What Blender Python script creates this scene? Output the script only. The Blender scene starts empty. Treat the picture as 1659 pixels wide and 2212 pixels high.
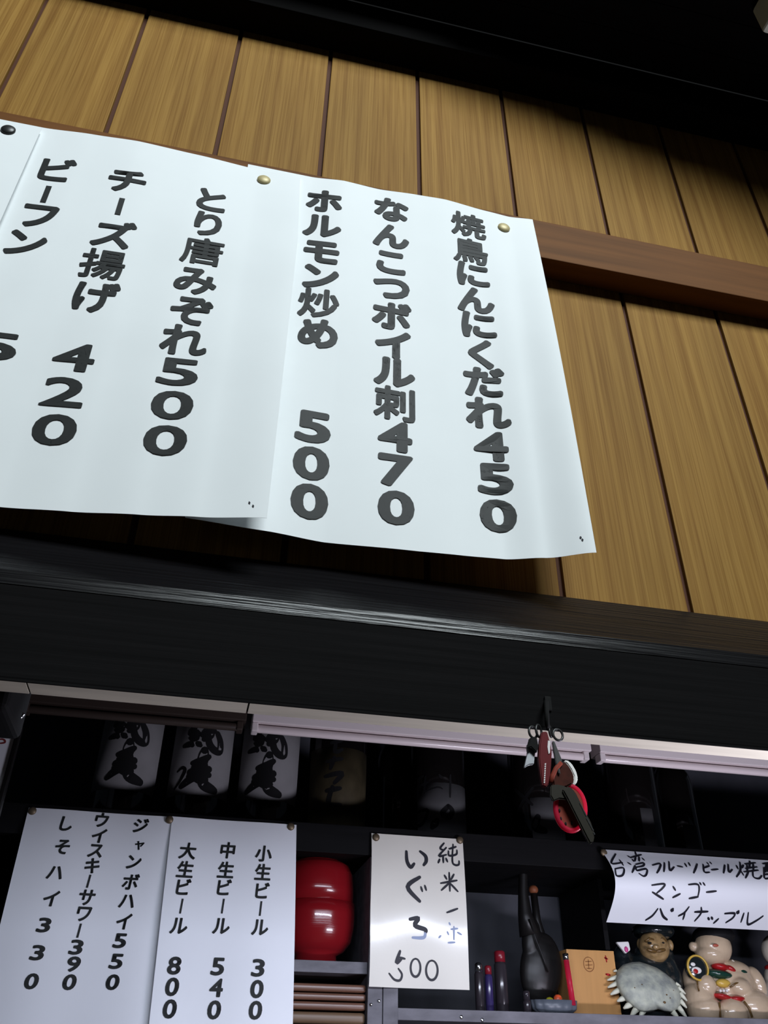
import bpy, bmesh, math, random
from mathutils import Vector, Matrix

# ------------------------------------------------------------------ camera
# origin = the camera; x runs right along the panelled wall, y goes into it, z is up
F_PX, CX, CY = 1796.66, 829.5, 1106.0
RIGHT = Vector((0.97632951, -0.21594255, 0.01222725))
UP = Vector((-0.13164488, -0.54844215, 0.82576076))
FWD = Vector((0.17161095, 0.80782425, 0.56388799))
sc = bpy.context.scene
cam_d = bpy.data.cameras.new('camera')
cam_d.sensor_fit = 'HORIZONTAL'; cam_d.sensor_width = 36.0
cam_d.lens = 36.0 * F_PX / 1659.0
cam_d.clip_start = 0.02
cam = bpy.data.objects.new('camera', cam_d)
sc.collection.objects.link(cam)
cam.matrix_world = Matrix(((RIGHT.x, UP.x, -FWD.x, 0), (RIGHT.y, UP.y, -FWD.y, 0), (RIGHT.z, UP.z, -FWD.z, 0), (0, 0, 0, 1)))
sc.camera = cam
# ------------------------------------------------------------------ world, light, exposure
sc.view_settings.view_transform = 'Standard'
sc.view_settings.look = 'None'
sc.view_settings.gamma = 1.0
sc.view_settings.use_curve_mapping = False
sc.view_settings.exposure = 0.0
w = bpy.data.worlds.new('world'); sc.world = w
w.use_nodes = True
w.node_tree.nodes['Background'].inputs[0].default_value = (0.62, 0.75, 1.0, 1)
w.node_tree.nodes['Background'].inputs[1].default_value = 0.028

def area(name, loc, target, sx, sy, watts, col):
    d = bpy.data.lights.new(name, 'AREA'); d.shape = 'RECTANGLE'; d.size = sx; d.size_y = sy
    d.energy = watts; d.color = col
    o = bpy.data.objects.new(name, d); sc.collection.objects.link(o)
    o.location = loc
    o.rotation_euler = (Vector(target) - Vector(loc)).to_track_quat('-Z', 'Y').to_euler()
    return o
# main light: an unseen high window, added behind the camera
area('added_window_light', (0.75, -2.28, 2.75), (0.60, 0.0, 2.05), 1.7, 1.2, 180, (0.88, 0.97, 1.0))
# unseen lamp added behind the hanging beam to light the back shelf
area('added_beam_light', (0.38, 0.592, 0.258), (0.38, 1.2, 0.0), 0.80, 0.028, 6.6, (0.78, 0.84, 1.0))
# added unseen lamp, brightening beam underside, keys and fixtures from below
area('low_fill_light', (0.78, 0.57, -0.16), (0.74, 0.68, 0.4), 0.35, 0.05, 8.0, (0.86, 0.84, 1.0))

# ------------------------------------------------------------------ helpers
C = sc.collection
random.seed(7)
D = 0.55          # distance of the panelled wall
YS = 1.347        # plane of the notes pinned on the back shelf

def at(px, py, y):
    d = RIGHT * ((px - CX) / F_PX) + UP * (-(py - CY) / F_PX) + FWD
    return d * (y / d.y)

def mpp(px, py, y):               # metres per pixel at that place
    return at(px, py, y).dot(FWD) / F_PX

def tag(o, label=None, cat=None, group=None, kind=None):
    if label: o['label'] = label
    if cat: o['category'] = cat
    if group: o['group'] = group
    if kind: o['kind'] = kind
    return o

def empty(name, loc=(0, 0, 0)):
    o = bpy.data.objects.new(name, None); o.empty_display_size = 0.02
    C.objects.link(o); o.location = loc
    return o

def obj(name, me, m=None, parent=None):
    o = bpy.data.objects.new(name, me); C.objects.link(o)
    if m is not None:
        me.materials.clear(); me.materials.append(m)
    if parent is not None:
        o.parent = parent
        bpy_loc = parent.location
        o.matrix_parent_inverse = Matrix.Translation(bpy_loc).inverted() if parent.parent is None else (Matrix.Identity(4))
    return o

def pydata(name, v, f, smooth=False):
    me = bpy.data.meshes.new(name); me.from_pydata([tuple(a) for a in v], [], f); me.update()
    bm = bmesh.new(); bm.from_mesh(me); bmesh.ops.recalc_face_normals(bm, faces=bm.faces); bm.to_mesh(me); bm.free()
    if smooth:
        for p in me.polygons: p.use_smooth = True
    return me

def box_me(x0, x1, y0, y1, z0, z1, bevel=0.0, seg=2, name='box'):
    bm = bmesh.new(); bmesh.ops.create_cube(bm, size=1.0)
    for v in bm.verts:
        v.co = Vector(((x0 + x1) / 2 + v.co.x * (x1 - x0), (y0 + y1) / 2 + v.co.y * (y1 - y0), (z0 + z1) / 2 + v.co.z * (z1 - z0)))
    if bevel > 0:
        bmesh.ops.bevel(bm, geom=bm.edges[:], offset=bevel, segments=seg, affect='EDGES', profile=0.6)
    me = bpy.data.meshes.new(name); bm.to_mesh(me); bm.free()
    return me

def box(name, x0, x1, y0, y1, z0, z1, m, parent=None, bevel=0.0, seg=2):
    return obj(name, box_me(x0, x1, y0, y1, z0, z1, bevel, seg, name), m, parent)

def lathe(name, prof, c, m, parent=None, segs=40, axis='z', close=True, smooth=True):
    v, f = [], []
    n = len(prof)
    for i in range(segs):
        a = 2 * math.pi * i / segs
        for (r, h) in prof:
            if axis == 'z': p = (c[0] + r * math.cos(a), c[1] + r * math.sin(a), c[2] + h)
            elif axis == 'y': p = (c[0] + r * math.cos(a), c[1] + h, c[2] + r * math.sin(a))
            else: p = (c[0] + h, c[1] + r * math.cos(a), c[2] + r * math.sin(a))
            v.append(p)
    for i in range(segs):
        j = (i + 1) % segs
        for k in range(n - 1):
            f.append((i * n + k, j * n + k, j * n + k + 1, i * n + k + 1))
    me = pydata(name, v, f, smooth)
    bm = bmesh.new(); bm.from_mesh(me)
    bmesh.ops.remove_doubles(bm, verts=bm.verts, dist=1e-6)
    bmesh.ops.recalc_face_normals(bm, faces=bm.faces); bm.to_mesh(me); bm.free()
    if smooth:
        for p in me.polygons: p.use_smooth = True
    return obj(name, me, m, parent)

def tube(name, pts, r, m, parent=None, segs=10, radii=None, closed=False):
    pts = [Vector(p) for p in pts]
    v, f = [], []
    n = len(pts)
    t0 = (pts[1] - pts[0]).normalized()
    ref = Vector((0, 1, 0)) if abs(t0.y) < 0.8 else Vector((1, 0, 0))
    nn = t0.cross(ref).normalized()
    for i, p in enumerate(pts):
        a = pts[(i - 1) % n] if (closed or i > 0) else pts[0]
        b = pts[(i + 1) % n] if (closed or i < n - 1) else pts[-1]
        t = (b - a).normalized()
        nn = (nn - t * nn.dot(t)).normalized()
        bn = t.cross(nn)
        rr = radii[i] if radii else r
        for k in range(segs):
            an = 2 * math.pi * k / segs
            v.append(p + (nn * math.cos(an) + bn * math.sin(an)) * rr)
    rng = n if closed else n - 1
    for i in range(rng):
        j = (i + 1) % n
        for k in range(segs):
            l = (k + 1) % segs
            f.append((i * segs + k, i * segs + l, j * segs + l, j * segs + k))
    if not closed:
        f.append(tuple(range(segs))); f.append(tuple((n - 1) * segs + k for k in range(segs)))
    return obj(name, pydata(name, v, f, True), m, parent)

def prism(name, pts, th, m, parent=None, bevel=0.0):
    """outline points (3-D, roughly facing -y) given a real thickness along y"""
    bm = bmesh.new()
    vs = [bm.verts.new(p) for p in pts]
    fc = bm.faces.new(vs)
    r = bmesh.ops.extrude_face_region(bm, geom=[fc])
    for e in r['geom']:
        if isinstance(e, bmesh.types.BMVert): e.co.y += th
    bmesh.ops.recalc_face_normals(bm, faces=bm.faces)
    if bevel > 0:
        bmesh.ops.bevel(bm, geom=bm.edges[:], offset=bevel, segments=2, affect='EDGES')
    me = bpy.data.meshes.new(name); bm.to_mesh(me); bm.free()
    return obj(name, me, m, parent)

def blob(name, ells, m, parent=None, voxel=0.0018, smooth_it=6):
    """several ellipsoids ((centre),(radii),[tilt about y]) fused into one continuous skin"""
    bm = bmesh.new()
    for e in ells:
        c, r = e[0], e[1]
        tilt = e[2] if len(e) > 2 else 0.0
        g = bmesh.ops.create_uvsphere(bm, u_segments=24, v_segments=14, radius=1.0)
        M = Matrix.Translation(Vector(c)) @ Matrix.Rotation(tilt, 4, 'Y') @ Matrix.Diagonal((r[0], r[1], r[2], 1))
        for v in g['verts']: v.co = M @ v.co
    me = bpy.data.meshes.new(name); bm.to_mesh(me); bm.free()
    o = bpy.data.objects.new('tmp', me); C.objects.link(o)
    md = o.modifiers.new('r', 'REMESH'); md.mode = 'VOXEL'; md.voxel_size = voxel
    sm = o.modifiers.new('s', 'SMOOTH'); sm.iterations = smooth_it; sm.factor = 0.5
    dg = bpy.context.evaluated_depsgraph_get()
    me2 = bpy.data.meshes.new_from_object(o.evaluated_get(dg))
    bpy.data.objects.remove(o); bpy.data.meshes.remove(me)
    me2.name = name
    for p in me2.polygons: p.use_smooth = True
    return obj(name, me2, m, parent)

# ------------------------------------------------------------------ materials
def lin(c):
    return tuple(((x / 255) / 12.92 if x <= 10 else (((x / 255) + 0.055) / 1.055) ** 2.4) for x in c)

def mat(name, col, rough=0.6, spec=0.5, metal=0.0, coat=0.0, coat_rough=0.1, noise=None, bump=None, trans=0.0, alpha=None):
    """col: linear rgb; noise: (scale xyz, amount, [second colour]); bump: (scale xyz, strength)"""
    m = bpy.data.materials.new(name); m.use_nodes = True
    nt = m.node_tree; b = nt.nodes['Principled BSDF']
    b.inputs['Base Color'].default_value = (*col, 1); b.inputs['Roughness'].default_value = rough
    b.inputs['Specular IOR Level'].default_value = spec; b.inputs['Metallic'].default_value = metal
    b.inputs['Coat Weight'].default_value = coat; b.inputs['Coat Roughness'].default_value = coat_rough
    b.inputs['Transmission Weight'].default_value = trans
    def tex(scale, detail=4):
        tc = nt.nodes.new('ShaderNodeTexCoord'); mp = nt.nodes.new('ShaderNodeMapping')
        mp.inputs['Scale'].default_value = scale
        nz = nt.nodes.new('ShaderNodeTexNoise'); nz.inputs['Scale'].default_value = 1.0; nz.inputs['Detail'].default_value = detail
        nt.links.new(tc.outputs['Object'], mp.inputs['Vector']); nt.links.new(mp.outputs['Vector'], nz.inputs['Vector'])
        return nz
    if noise:
        nz = tex(noise[0]); rp = nt.nodes.new('ShaderNodeValToRGB')
        lo = noise[2] if len(noise) > 2 else tuple(c * (1 - noise[1]) for c in col)
        rp.color_ramp.elements[0].position = 0.32; rp.color_ramp.elements[0].color = (*lo, 1)
        rp.color_ramp.elements[1].position = 0.68; rp.color_ramp.elements[1].color = (*col, 1)
        nt.links.new(nz.outputs['Fac'], rp.inputs['Fac']); nt.links.new(rp.outputs['Color'], b.inputs['Base Color'])
    if bump:
        nz = tex(bump[0]); bp = nt.nodes.new('ShaderNodeBump'); bp.inputs['Strength'].default_value = bump[1]; bp.inputs['Distance'].default_value = 0.002
        nt.links.new(nz.outputs['Fac'], bp.inputs['Height']); nt.links.new(bp.outputs['Normal'], b.inputs['Normal'])
    return m

def panel_wood():
    m = bpy.data.materials.new('panel_wood'); m.use_nodes = True
    nt = m.node_tree; b = nt.nodes['Principled BSDF']; N = nt.nodes.new; L = nt.links.new
    tc = N('ShaderNodeTexCoord'); oi = N('ShaderNodeObjectInfo')
    add = N('ShaderNodeVectorMath'); add.operation = 'ADD'
    sc_ = N('ShaderNodeVectorMath'); sc_.operation = 'SCALE'; sc_.inputs['Scale'].default_value = 7.0
    cmb = N('ShaderNodeCombineXYZ'); L(oi.outputs['Random'], cmb.inputs[0]); L(oi.outputs['Random'], cmb.inputs[2])
    L(cmb.outputs[0], sc_.inputs[0]); L(tc.outputs['Object'], add.inputs[0]); L(sc_.outputs[0], add.inputs[1])
    def nz(scale, detail):
        mp = N('ShaderNodeMapping'); mp.inputs['Scale'].default_value = scale
        n = N('ShaderNodeTexNoise'); n.inputs['Scale'].default_value = 1; n.inputs['Detail'].default_value = detail
        L(add.outputs[0], mp.inputs[0]); L(mp.outputs[0], n.inputs['Vector']); return n
    fine = nz((900, 300, 9), 3); broad = nz((130, 40, 1.6), 5); cloud = nz((9, 9, 3), 2)
    r1 = N('ShaderNodeValToRGB'); r1.color_ramp.elements[0].position = .30; r1.color_ramp.elements[0].color = (0.232, 0.117, 0.027, 1)
    r1.color_ramp.elements[1].position = .62; r1.color_ramp.elements[1].color = (0.325, 0.183, 0.046, 1)
    L(broad.outputs['Fac'], r1.inputs['Fac'])
    r2 = N('ShaderNodeValToRGB'); r2.color_ramp.elements[0].position = .36; r2.color_ramp.elements[0].color = (.78, .72, .62, 1)
    r2.color_ramp.elements[1].position = .56; r2.color_ramp.elements[1].color = (1, 1, 1, 1)
    L(fine.outputs['Fac'], r2.inputs['Fac'])
    r3 = N('ShaderNodeValToRGB'); r3.color_ramp.elements[0].position = .3; r3.color_ramp.elements[0].color = (.88, .88, .90, 1)
    r3.color_ramp.elements[1].position = .7; r3.color_ramp.elements[1].color = (1.04, 1.02, 1, 1)
    L(cloud.outputs['Fac'], r3.inputs['Fac'])
    def mul(a, bb):
        x = N('ShaderNodeMix'); x.data_type = 'RGBA'; x.blend_type = 'MULTIPLY'; x.inputs[0].default_value = 1
        L(a, x.inputs[6]); L(bb, x.inputs[7]); return x.outputs[2]
    L(mul(mul(r1.outputs[0], r2.outputs[0]), r3.outputs[0]), b.inputs['Base Color'])
    b.inputs['Roughness'].default_value = .6; b.inputs['Specular IOR Level'].default_value = .10
    return m

M = {}
M['panel'] = panel_wood()
M['groove'] = mat('groove_brown', (0.075, 0.026, 0.012), .7, .2)
M['rail'] = mat('rail_wood', (0.165, 0.066, 0.018), .6, .12, noise=((4, 60, 90), .35))
M['black_wood'] = mat('black_stained_wood', (0.0055, 0.0050, 0.0054), .75, .06, noise=((5, 160, 260), .5), bump=((7, 200, 420), .12))
M['trim_wood'] = mat('glossy_black_trim', (0.007, 0.0065, 0.0075), .27, .28, noise=((6, 160, 300), .4), bump=((9, 200, 400), .28))
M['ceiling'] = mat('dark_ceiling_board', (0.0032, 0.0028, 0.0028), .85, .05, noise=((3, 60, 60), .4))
M['cream'] = mat('cream_raw_wood', (0.80, 0.74, 0.60), .6, .3, noise=((8, 60, 60), .25))
M['paper'] = mat('white_paper', (0.86, 0.89, 0.90), .6, .25, noise=((14, 14, 14), .03))
M['paper_low'] = mat('white_paper_satin', (0.84, 0.86, 0.90), .5, .3, noise=((10, 10, 10), .03), coat=.25, coat_rough=.28)
M['paper_cream'] = mat('glossy_cream_paper', (0.80, 0.77, 0.69), .45, .35, coat=.9, coat_rough=.13, noise=((9, 9, 9), .04), bump=((20, 20, 20), .75))
M['ink'] = mat('black_toner', (0.022, 0.024, 0.024), .55, .22)
M['ink_hand'] = mat('marker_ink', (0.014, 0.014, 0.022), .5, .35)
M['ink_glare'] = mat('glare_washed_ink', (0.30, 0.36, 0.52), .5, .35)  # pale colour paints the glare that washes out these strokes
M['brass'] = mat('pale_brass', (0.50, 0.42, 0.22), .45, .4, metal=.15)
M['brass_dark'] = mat('tarnished_brass', (0.16, 0.12, 0.075), .45, .5, metal=.6)
M['steel_dark'] = mat('dark_steel', (0.06, 0.06, 0.06), .4, .5, metal=.7)
M['chrome'] = mat('chrome', (0.75, 0.76, 0.78), .18, .5, metal=1)
M['white_metal'] = mat('white_enamel_fixture', (0.78, 0.70, 0.70), .35, .5)
M['tube_glass'] = mat('unlit_tube_glass', (0.80, 0.70, 0.70), .22, .5)
M['dark_brown'] = mat('dark_brown_fixture', (0.045, 0.032, 0.026), .5, .3)  # even dark brown for both housing and tube
M['fix_grey'] = mat('fixture_grey', (0.30, 0.27, 0.29), .5, .4)
M['bottle'] = mat('dark_bottle_glass', (0.006, 0.005, 0.005), .08, .5, coat=.3, coat_rough=.05)
M['label_white'] = mat('bottle_label_paper', (0.27, 0.265, 0.27), .7, .2, noise=((30, 30, 30), .12))
M['label_brown'] = mat('tan_bottle_label', (0.075, 0.060, 0.032), .7, .2, noise=((40, 40, 25), .45))
M['label_dim'] = mat('grey_bottle_label', (0.14, 0.14, 0.145), .7, .2, noise=((30, 30, 30), .2))
M['brush'] = mat('brush_ink', (0.008, 0.008, 0.009), .7, .2)
M['seal'] = mat('seal_red', (0.20, 0.03, 0.03), .7, .2)
M['red_lacquer'] = mat('red_lacquer', (0.22, 0.006, 0.010), .22, .5, coat=.6, coat_rough=.08, bump=((6, 6, 420), .12))
M['shelf'] = mat('dark_shelf_wood', (0.0050, 0.0048, 0.0056), .65, .12, noise=((5, 60, 60), .45), bump=((8, 60, 120), .2))
M['shelf_grey'] = mat('worn_grey_shelf_edge', (0.19, 0.185, 0.21), .55, .3, noise=((26, 60, 60), .4), bump=((40, 60, 120), .2))
M['niche'] = mat('niche_back_board', (0.085, 0.088, 0.105), .6, .25, noise=((20, 20, 9), .25))
M['tray'] = mat('brown_tray', (0.20, 0.095, 0.060), .35, .5, noise=((6, 30, 40), .3), coat=.3, coat_rough=.2)
M['tray2'] = mat('olive_brown_tray', (0.21, 0.13, 0.075), .4, .5, noise=((6, 30, 40), .3))
M['masu'] = mat('pale_masu_wood', (0.58, 0.30, 0.10), .6, .3, noise=((60, 60, 5), .18))
M['stamp'] = mat('burnt_stamp', (0.25, 0.10, 0.035), .7, .2)
M['black_gloss'] = mat('black_lacquer', (0.008, 0.0072, 0.007), .38, .35)
M['black_matte'] = mat('black_matte', (0.006, 0.006, 0.006), .8, .2)
M['clear_dark'] = mat('dark_glossy_plastic', (0.03, 0.025, 0.03), .15, .5)
M['violet'] = mat('dark_violet_plastic', (0.035, 0.025, 0.10), .15, .5)
M['dark_red'] = mat('dark_red_plastic', (0.20, 0.01, 0.02), .3, .5)
M['orange'] = mat('orange_plastic', (0.75, 0.10, 0.03), .4, .5)
M['dull_orange'] = mat('dull_orange_wood', (0.22, 0.07, 0.03), .5, .3)
M['yellow'] = mat('yellow_glaze', (0.62, 0.40, 0.07), .3, .5)
M['yellow_green'] = mat('yellow_green', (0.40, 0.38, 0.02), .5, .4)
M['slate'] = mat('slate_glaze', (0.10, 0.115, 0.14), .4, .5)
M['ceramic'] = mat('cream_ceramic', (0.62, 0.47, 0.32), .22, .5, coat=.5, coat_rough=.06, noise=((60, 60, 60), .14))
M['ceramic_pale'] = mat('pale_ceramic', (0.60, 0.54, 0.46), .22, .5, coat=.5, coat_rough=.06)
M['face'] = mat('tan_glazed_face', (0.42, 0.27, 0.12), .22, .5, coat=.5, coat_rough=.06, noise=((110, 110, 110), .45))
M['dark_glaze'] = mat('dark_green_black_glaze', (0.012, 0.017, 0.019), .16, .5, coat=.6, coat_rough=.05, bump=((120, 120, 120), .5))
M['green_glaze'] = mat('bottle_green_glaze', (0.010, 0.045, 0.030), .2, .5, coat=.4)
M['red_paint'] = mat('red_paint', (0.45, 0.012, 0.015), .3, .5, noise=((120, 120, 120), .3))
M['lip'] = mat('lip_red', (0.45, 0.10, 0.06), .4, .4)
M['brown_line'] = mat('brown_glaze_line', (0.13, 0.07, 0.02), .3, .5)
M['white_glaze'] = mat('white_glaze', (0.82, 0.80, 0.78), .25, .5)
M['pink'] = mat('magenta_dot', (0.62, 0.06, 0.25), .4, .5)
M['shell'] = mat('grey_shell', (0.50, 0.52, 0.42), .55, .35, noise=((70, 70, 70), .4, (0.26, 0.28, 0.26)), bump=((160, 160, 160), .5))
M['spine'] = mat('pale_spine', (0.68, 0.68, 0.55), .5, .35)
M['tag_face'] = mat('dull_red_tag', (0.22, 0.04, 0.025), .6, .15)
M['strap'] = mat('crimson_strap', (0.11, 0.004, 0.007), .5, .2)
M['strap_white'] = mat('white_print', (0.75, 0.70, 0.70), .5, .3)
M['leather'] = mat('brown_red_leather', (0.06, 0.012, 0.006), .7, .15, noise=((200, 200, 200), .4))
M['edge_light'] = mat('edge_light_white', (0.85, 0.83, 0.80), .6, .3)  # white paints the backlight along the leather tab's rim
M['key'] = mat('shaded_key', (0.020, 0.017, 0.011), .5, .2)  # keys and strap darkened in colour in place of shade
M['silver'] = mat('silver_fob', (0.55, 0.56, 0.60), .3, .5, metal=.6)
M['plaster'] = mat('room_plaster', (0.10, 0.095, 0.085), .9, .1, noise=((3, 3, 3), .1))
M['floor'] = mat('floor_board', (0.06, 0.04, 0.03), .6, .3, noise=((3, 30, 3), .3))
M['box_white'] = mat('white_plastic', (0.62, 0.68, 0.60), .5, .4)
def translucent_pink():
    m = mat('translucent_pink', (0.90, 0.05, 0.13), .3, .5)
    nt = m.node_tree; b = nt.nodes['Principled BSDF']; out = nt.nodes['Material Output']
    t = nt.nodes.new('ShaderNodeBsdfTranslucent'); t.inputs[0].default_value = (1.0, 0.10, 0.22, 1)
    mx = nt.nodes.new('ShaderNodeMixShader'); mx.inputs[0].default_value = .7
    nt.links.new(b.outputs[0], mx.inputs[1]); nt.links.new(t.outputs[0], mx.inputs[2]); nt.links.new(mx.outputs[0], out.inputs['Surface'])
    return m
M['pink_clear'] = translucent_pink()

# ------------------------------------------------------------------ sheets and writing
def interp(tab, x):
    if x <= tab[0][0]: return tab[0][1]
    for (a, b), (c, d) in zip(tab, tab[1:]):
        if x <= c:
            t = (x - a) / (c - a); t = t * t * (3 - 2 * t) * .5 + t * .5
            return b + (d - b) * t
    return tab[-1][1]

class Sheet:
    """a sheet of paper: edges xl(t), xr(t), heights zt..zb, depth y(x, t)"""
    def __init__(s, xl, xr, zt, zb, yf):
        s.xl, s.xr, s.zt, s.zb, s.yf = xl, xr, zt, zb, yf
    def t(s, z): return (s.zt - z) / (s.zt - s.zb)
    def y(s, x, z): return s.yf(x, min(1.0, max(0.0, s.t(z))))
    def pix(s, px, py):
        y = s.yf((s.xl(0) + s.xr(0)) / 2, .5)
        for _ in range(12):
            p = at(px, py, y); y = s.y(p.x, p.z)
        return at(px, py, y)
    def build(s, name, m, nx=36, nz=30, th=0.00025):
        v, f = [], []
        for k in range(2):
            for j in range(nz + 1):
                t = j / nz; z = s.zt + (s.zb - s.zt) * t
                for i in range(nx + 1):
                    x = s.xl(t) + (s.xr(t) - s.xl(t)) * i / nx
                    v.append((x, s.yf(x, t) + k * th, z))
        n = (nx + 1) * (nz + 1); W = nx + 1
        for k in range(2):
            for j in range(nz):
                for i in range(nx):
                    a = k * n + j * W + i
                    f.append((a, a + 1, a + 1 + W, a + W))
        bd = [i for i in range(W)] + [j * W + nx for j in range(1, nz + 1)] + [nz * W + i for i in range(nx - 1, -1, -1)] + [j * W for j in range(nz - 1, 0, -1)]
        for a, b in zip(bd, bd[1:] + bd[:1]):
            q = len(v); v += [v[a], v[b], v[b + n], v[a + n]]; f.append((q, q + 1, q + 2, q + 3))
        s.o = obj(name, pydata(name, v, f, True), m)
        return s.o

_gl = {}
def glyph(ch, off):
    key = (ch, off)
    if key in _gl: return _gl[key]
    cu = bpy.data.curves.new('g', 'FONT'); cu.body = ch; cu.size = 1.0
    cu.fill_mode = 'BOTH'; cu.resolution_u = 4
    o = bpy.data.objects.new('g', cu); C.objects.link(o)
    dg = bpy.context.evaluated_depsgraph_get(); dg.update()
    e = o.evaluated_get(dg); me = e.to_mesh()
    v0 = [v.co.copy() for v in me.vertices]; f0 = [tuple(p.vertices) for p in me.polygons]
    e.to_mesh_clear(); bpy.data.objects.remove(o); bpy.data.curves.remove(cu)
    vs, fs = [], []
    for k in range(13):            # heavier strokes: the outline repeated round a small circle
        a = 2 * math.pi * k / 12; d = Vector((0, 0, 0)) if k == 12 else Vector((math.cos(a) * off, math.sin(a) * off, 0))
        b = len(vs); vs += [v + d for v in v0]; fs += [tuple(b + q for q in t) for t in f0]
    x0 = min(v.x for v in vs); x1 = max(v.x for v in vs); y0 = min(v.y for v in vs); y1 = max(v.y for v in vs)
    vs = [((v.x - (x0 + x1) / 2), (v.y - (y0 + y1) / 2)) for v in vs]
    _gl[key] = (vs, fs, x1 - x0, y1 - y0)
    return _gl[key]

def write_column(sh, parent, chars, em, off, dig_h, dig_w, m, lift=0.0007, shear=0.0, bar=(.13, .62), wide=1.0, doff=.03):
    """chars: (character, px, py); digits get their own height and width"""
    for ch, px, py in chars:
        v = []
        c = sh.pix(px, py)
        if ch == 'ー':
            bw, bh = bar[0] * em, bar[1] * em
            g = [(-bw / 2, bh * (i / 4 - .5)) for i in range(5)] + [(bw / 2, bh * (i / 4 - .5)) for i in range(5)]
            fs = [(i, i + 5, i + 6, i + 1) for i in range(4)]; kx = kz = 1.0
        else:
            o_ = doff if ch.isdigit() else off * (.62 if ch in '焼鳥炒刺唐揚' else 1.0)
            vs, fs, gw, gh = glyph(ch, o_)
            g = vs
            if ch.isdigit(): kz = dig_h / gh; kx = dig_w / gw
            else:
                kz = kx = em * (0.72 if ch == 'ャ' else 1.0); kx *= wide
        for (a, h) in g:
            x = c.x + a * kx + h * kz * shear; z = c.z + h * kz
            v.append((x, sh.y(x, z) - lift, z))
        me = bpy.data.meshes.new('character'); me.from_pydata(v, [], fs); me.update()
        obj('character', me, m, parent)

def ribbon(polys, project, name, m, parent):
    """brush strokes: polys = list of (points, width in metres); project maps a 2-D point (x, z) to 3-D"""
    for pts, wd in polys:
        v, f = [], []
        P = []
        # Catmull-Rom resample
        q = [pts[0]] + list(pts) + [pts[-1]]
        for i in range(1, len(q) - 2):
            p0, p1, p2, p3 = q[i - 1], q[i], q[i + 1], q[i + 2]
            for k in range(5):
                t = k / 5
                P.append(tuple(.5 * ((2 * p1[d]) + (-p0[d] + p2[d]) * t + (2 * p0[d] - 5 * p1[d] + 4 * p2[d] - p3[d]) * t * t + (-p0[d] + 3 * p1[d] - 3 * p2[d] + p3[d]) * t ** 3) for d in (0, 1)))
        P.append(tuple(pts[-1]))
        n = len(P); b = len(v)
        for i, p in enumerate(P):
            a = P[max(0, i - 1)]; c = P[min(n - 1, i + 1)]
            tx, tz = c[0] - a[0], c[1] - a[1]; l = math.hypot(tx, tz) or 1
            k = .5 * wd * (0.8 + .35 * math.sin(math.pi * min(1, i / max(1, n - 1))))
            nx_, nz_ = -tz / l * k, tx / l * k
            v.append(project(p[0] + nx_, p[1] + nz_)); v.append(project(p[0] - nx_, p[1] - nz_))
        for i in range(n - 1): f.append((b + 2 * i, b + 2 * i + 1, b + 2 * i + 3, b + 2 * i + 2))
        for e, (p, q2) in ((0, (P[0], P[1])), (1, (P[-1], P[-2]))):
            r = wd * .40; b2 = len(v)
            for k in range(10):
                an = 2 * math.pi * k / 10; v.append(project(p[0] + r * math.cos(an), p[1] + r * math.sin(an)))
            f.append(tuple(range(b2, b2 + 10)))
        me = bpy.data.meshes.new(name); me.from_pydata([tuple(a) for a in v], [], f); me.update()
        obj(name, me, m, parent)

def circle(cx, cy, rx, ry, n=16):
    return [(cx + rx * math.sin(2 * math.pi * k / n), cy - ry * math.cos(2 * math.pi * k / n)) for k in range(n + 1)]

def handwriting(sh, strokes, x0, y0, k, wpx, m, parent, lift=.0006):
    polys = []
    for s in strokes:
        wm = 1.0
        if isinstance(s, tuple) and isinstance(s[1], (int, float)) and isinstance(s[0], list): s, wm = s
        pts = []
        for (a, b) in s:
            p = sh.pix(x0 + k * a, y0 + k * b); pts.append((p.x, p.z))
        polys.append((pts, wpx * k * wm * 0.00071))
    return ribbon(polys, lambda x, z: (x, sh.y(x, z) - lift, z), 'pen_stroke', m, parent)

def thumbtack(p, m, r, label, parent=None):
    pr = [(0, -.0030), (r * .45, -.0028), (r * .8, -.0020), (r, -.0009), (r, -.0004), (r * .9, 0.0), (.0006, 0.0), (.0005, .006), (0, .007)]
    o = lathe('thumbtack', pr, (0, 0, 0), m, None, 28, 'y')
    o.location = p
    return tag(o, label, 'thumbtack', 'thumbtacks')

# ================================================================== SETTING
def struct(o, label, cat):
    return tag(o, label, cat, None, 'structure')

struct(box('floor', -3, 3.2, -2.6, 2.2, -1.35, -1.25, M['floor']), 'dark boarded floor of the eating room', 'floor')
# back wall of the room, left open for the added window
wb = empty('wall_back', (0, -2.4, -1.25)); struct(wb, 'plastered wall behind the camera with an added high window', 'wall')
for (x0, x1, z0, z1) in ((-3, -.15, -1.25, 3.6), (1.65, 3.2, -1.25, 3.6), (-.15, 1.65, 3.38, 3.6), (-.15, 1.65, -1.25, 2.12)):
    box('wall_section', x0, x1, -2.45, -2.33, z0, z1, M['plaster'], wb)
wn = empty('window_1', (.75, -2.36, 2.12)); struct(wn, 'added high wide window, unseen in the wall behind the camera', 'window')
for (a, b, c, d) in ((-.15, 1.65, 2.12, 2.15), (-.15, 1.65, 3.35, 3.38), (-.15, -.12, 2.15, 3.35), (1.62, 1.65, 2.15, 3.35)):
    box('window_frame', a, b, -2.40, -2.33, c, d, M['black_wood'], wn)

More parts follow.
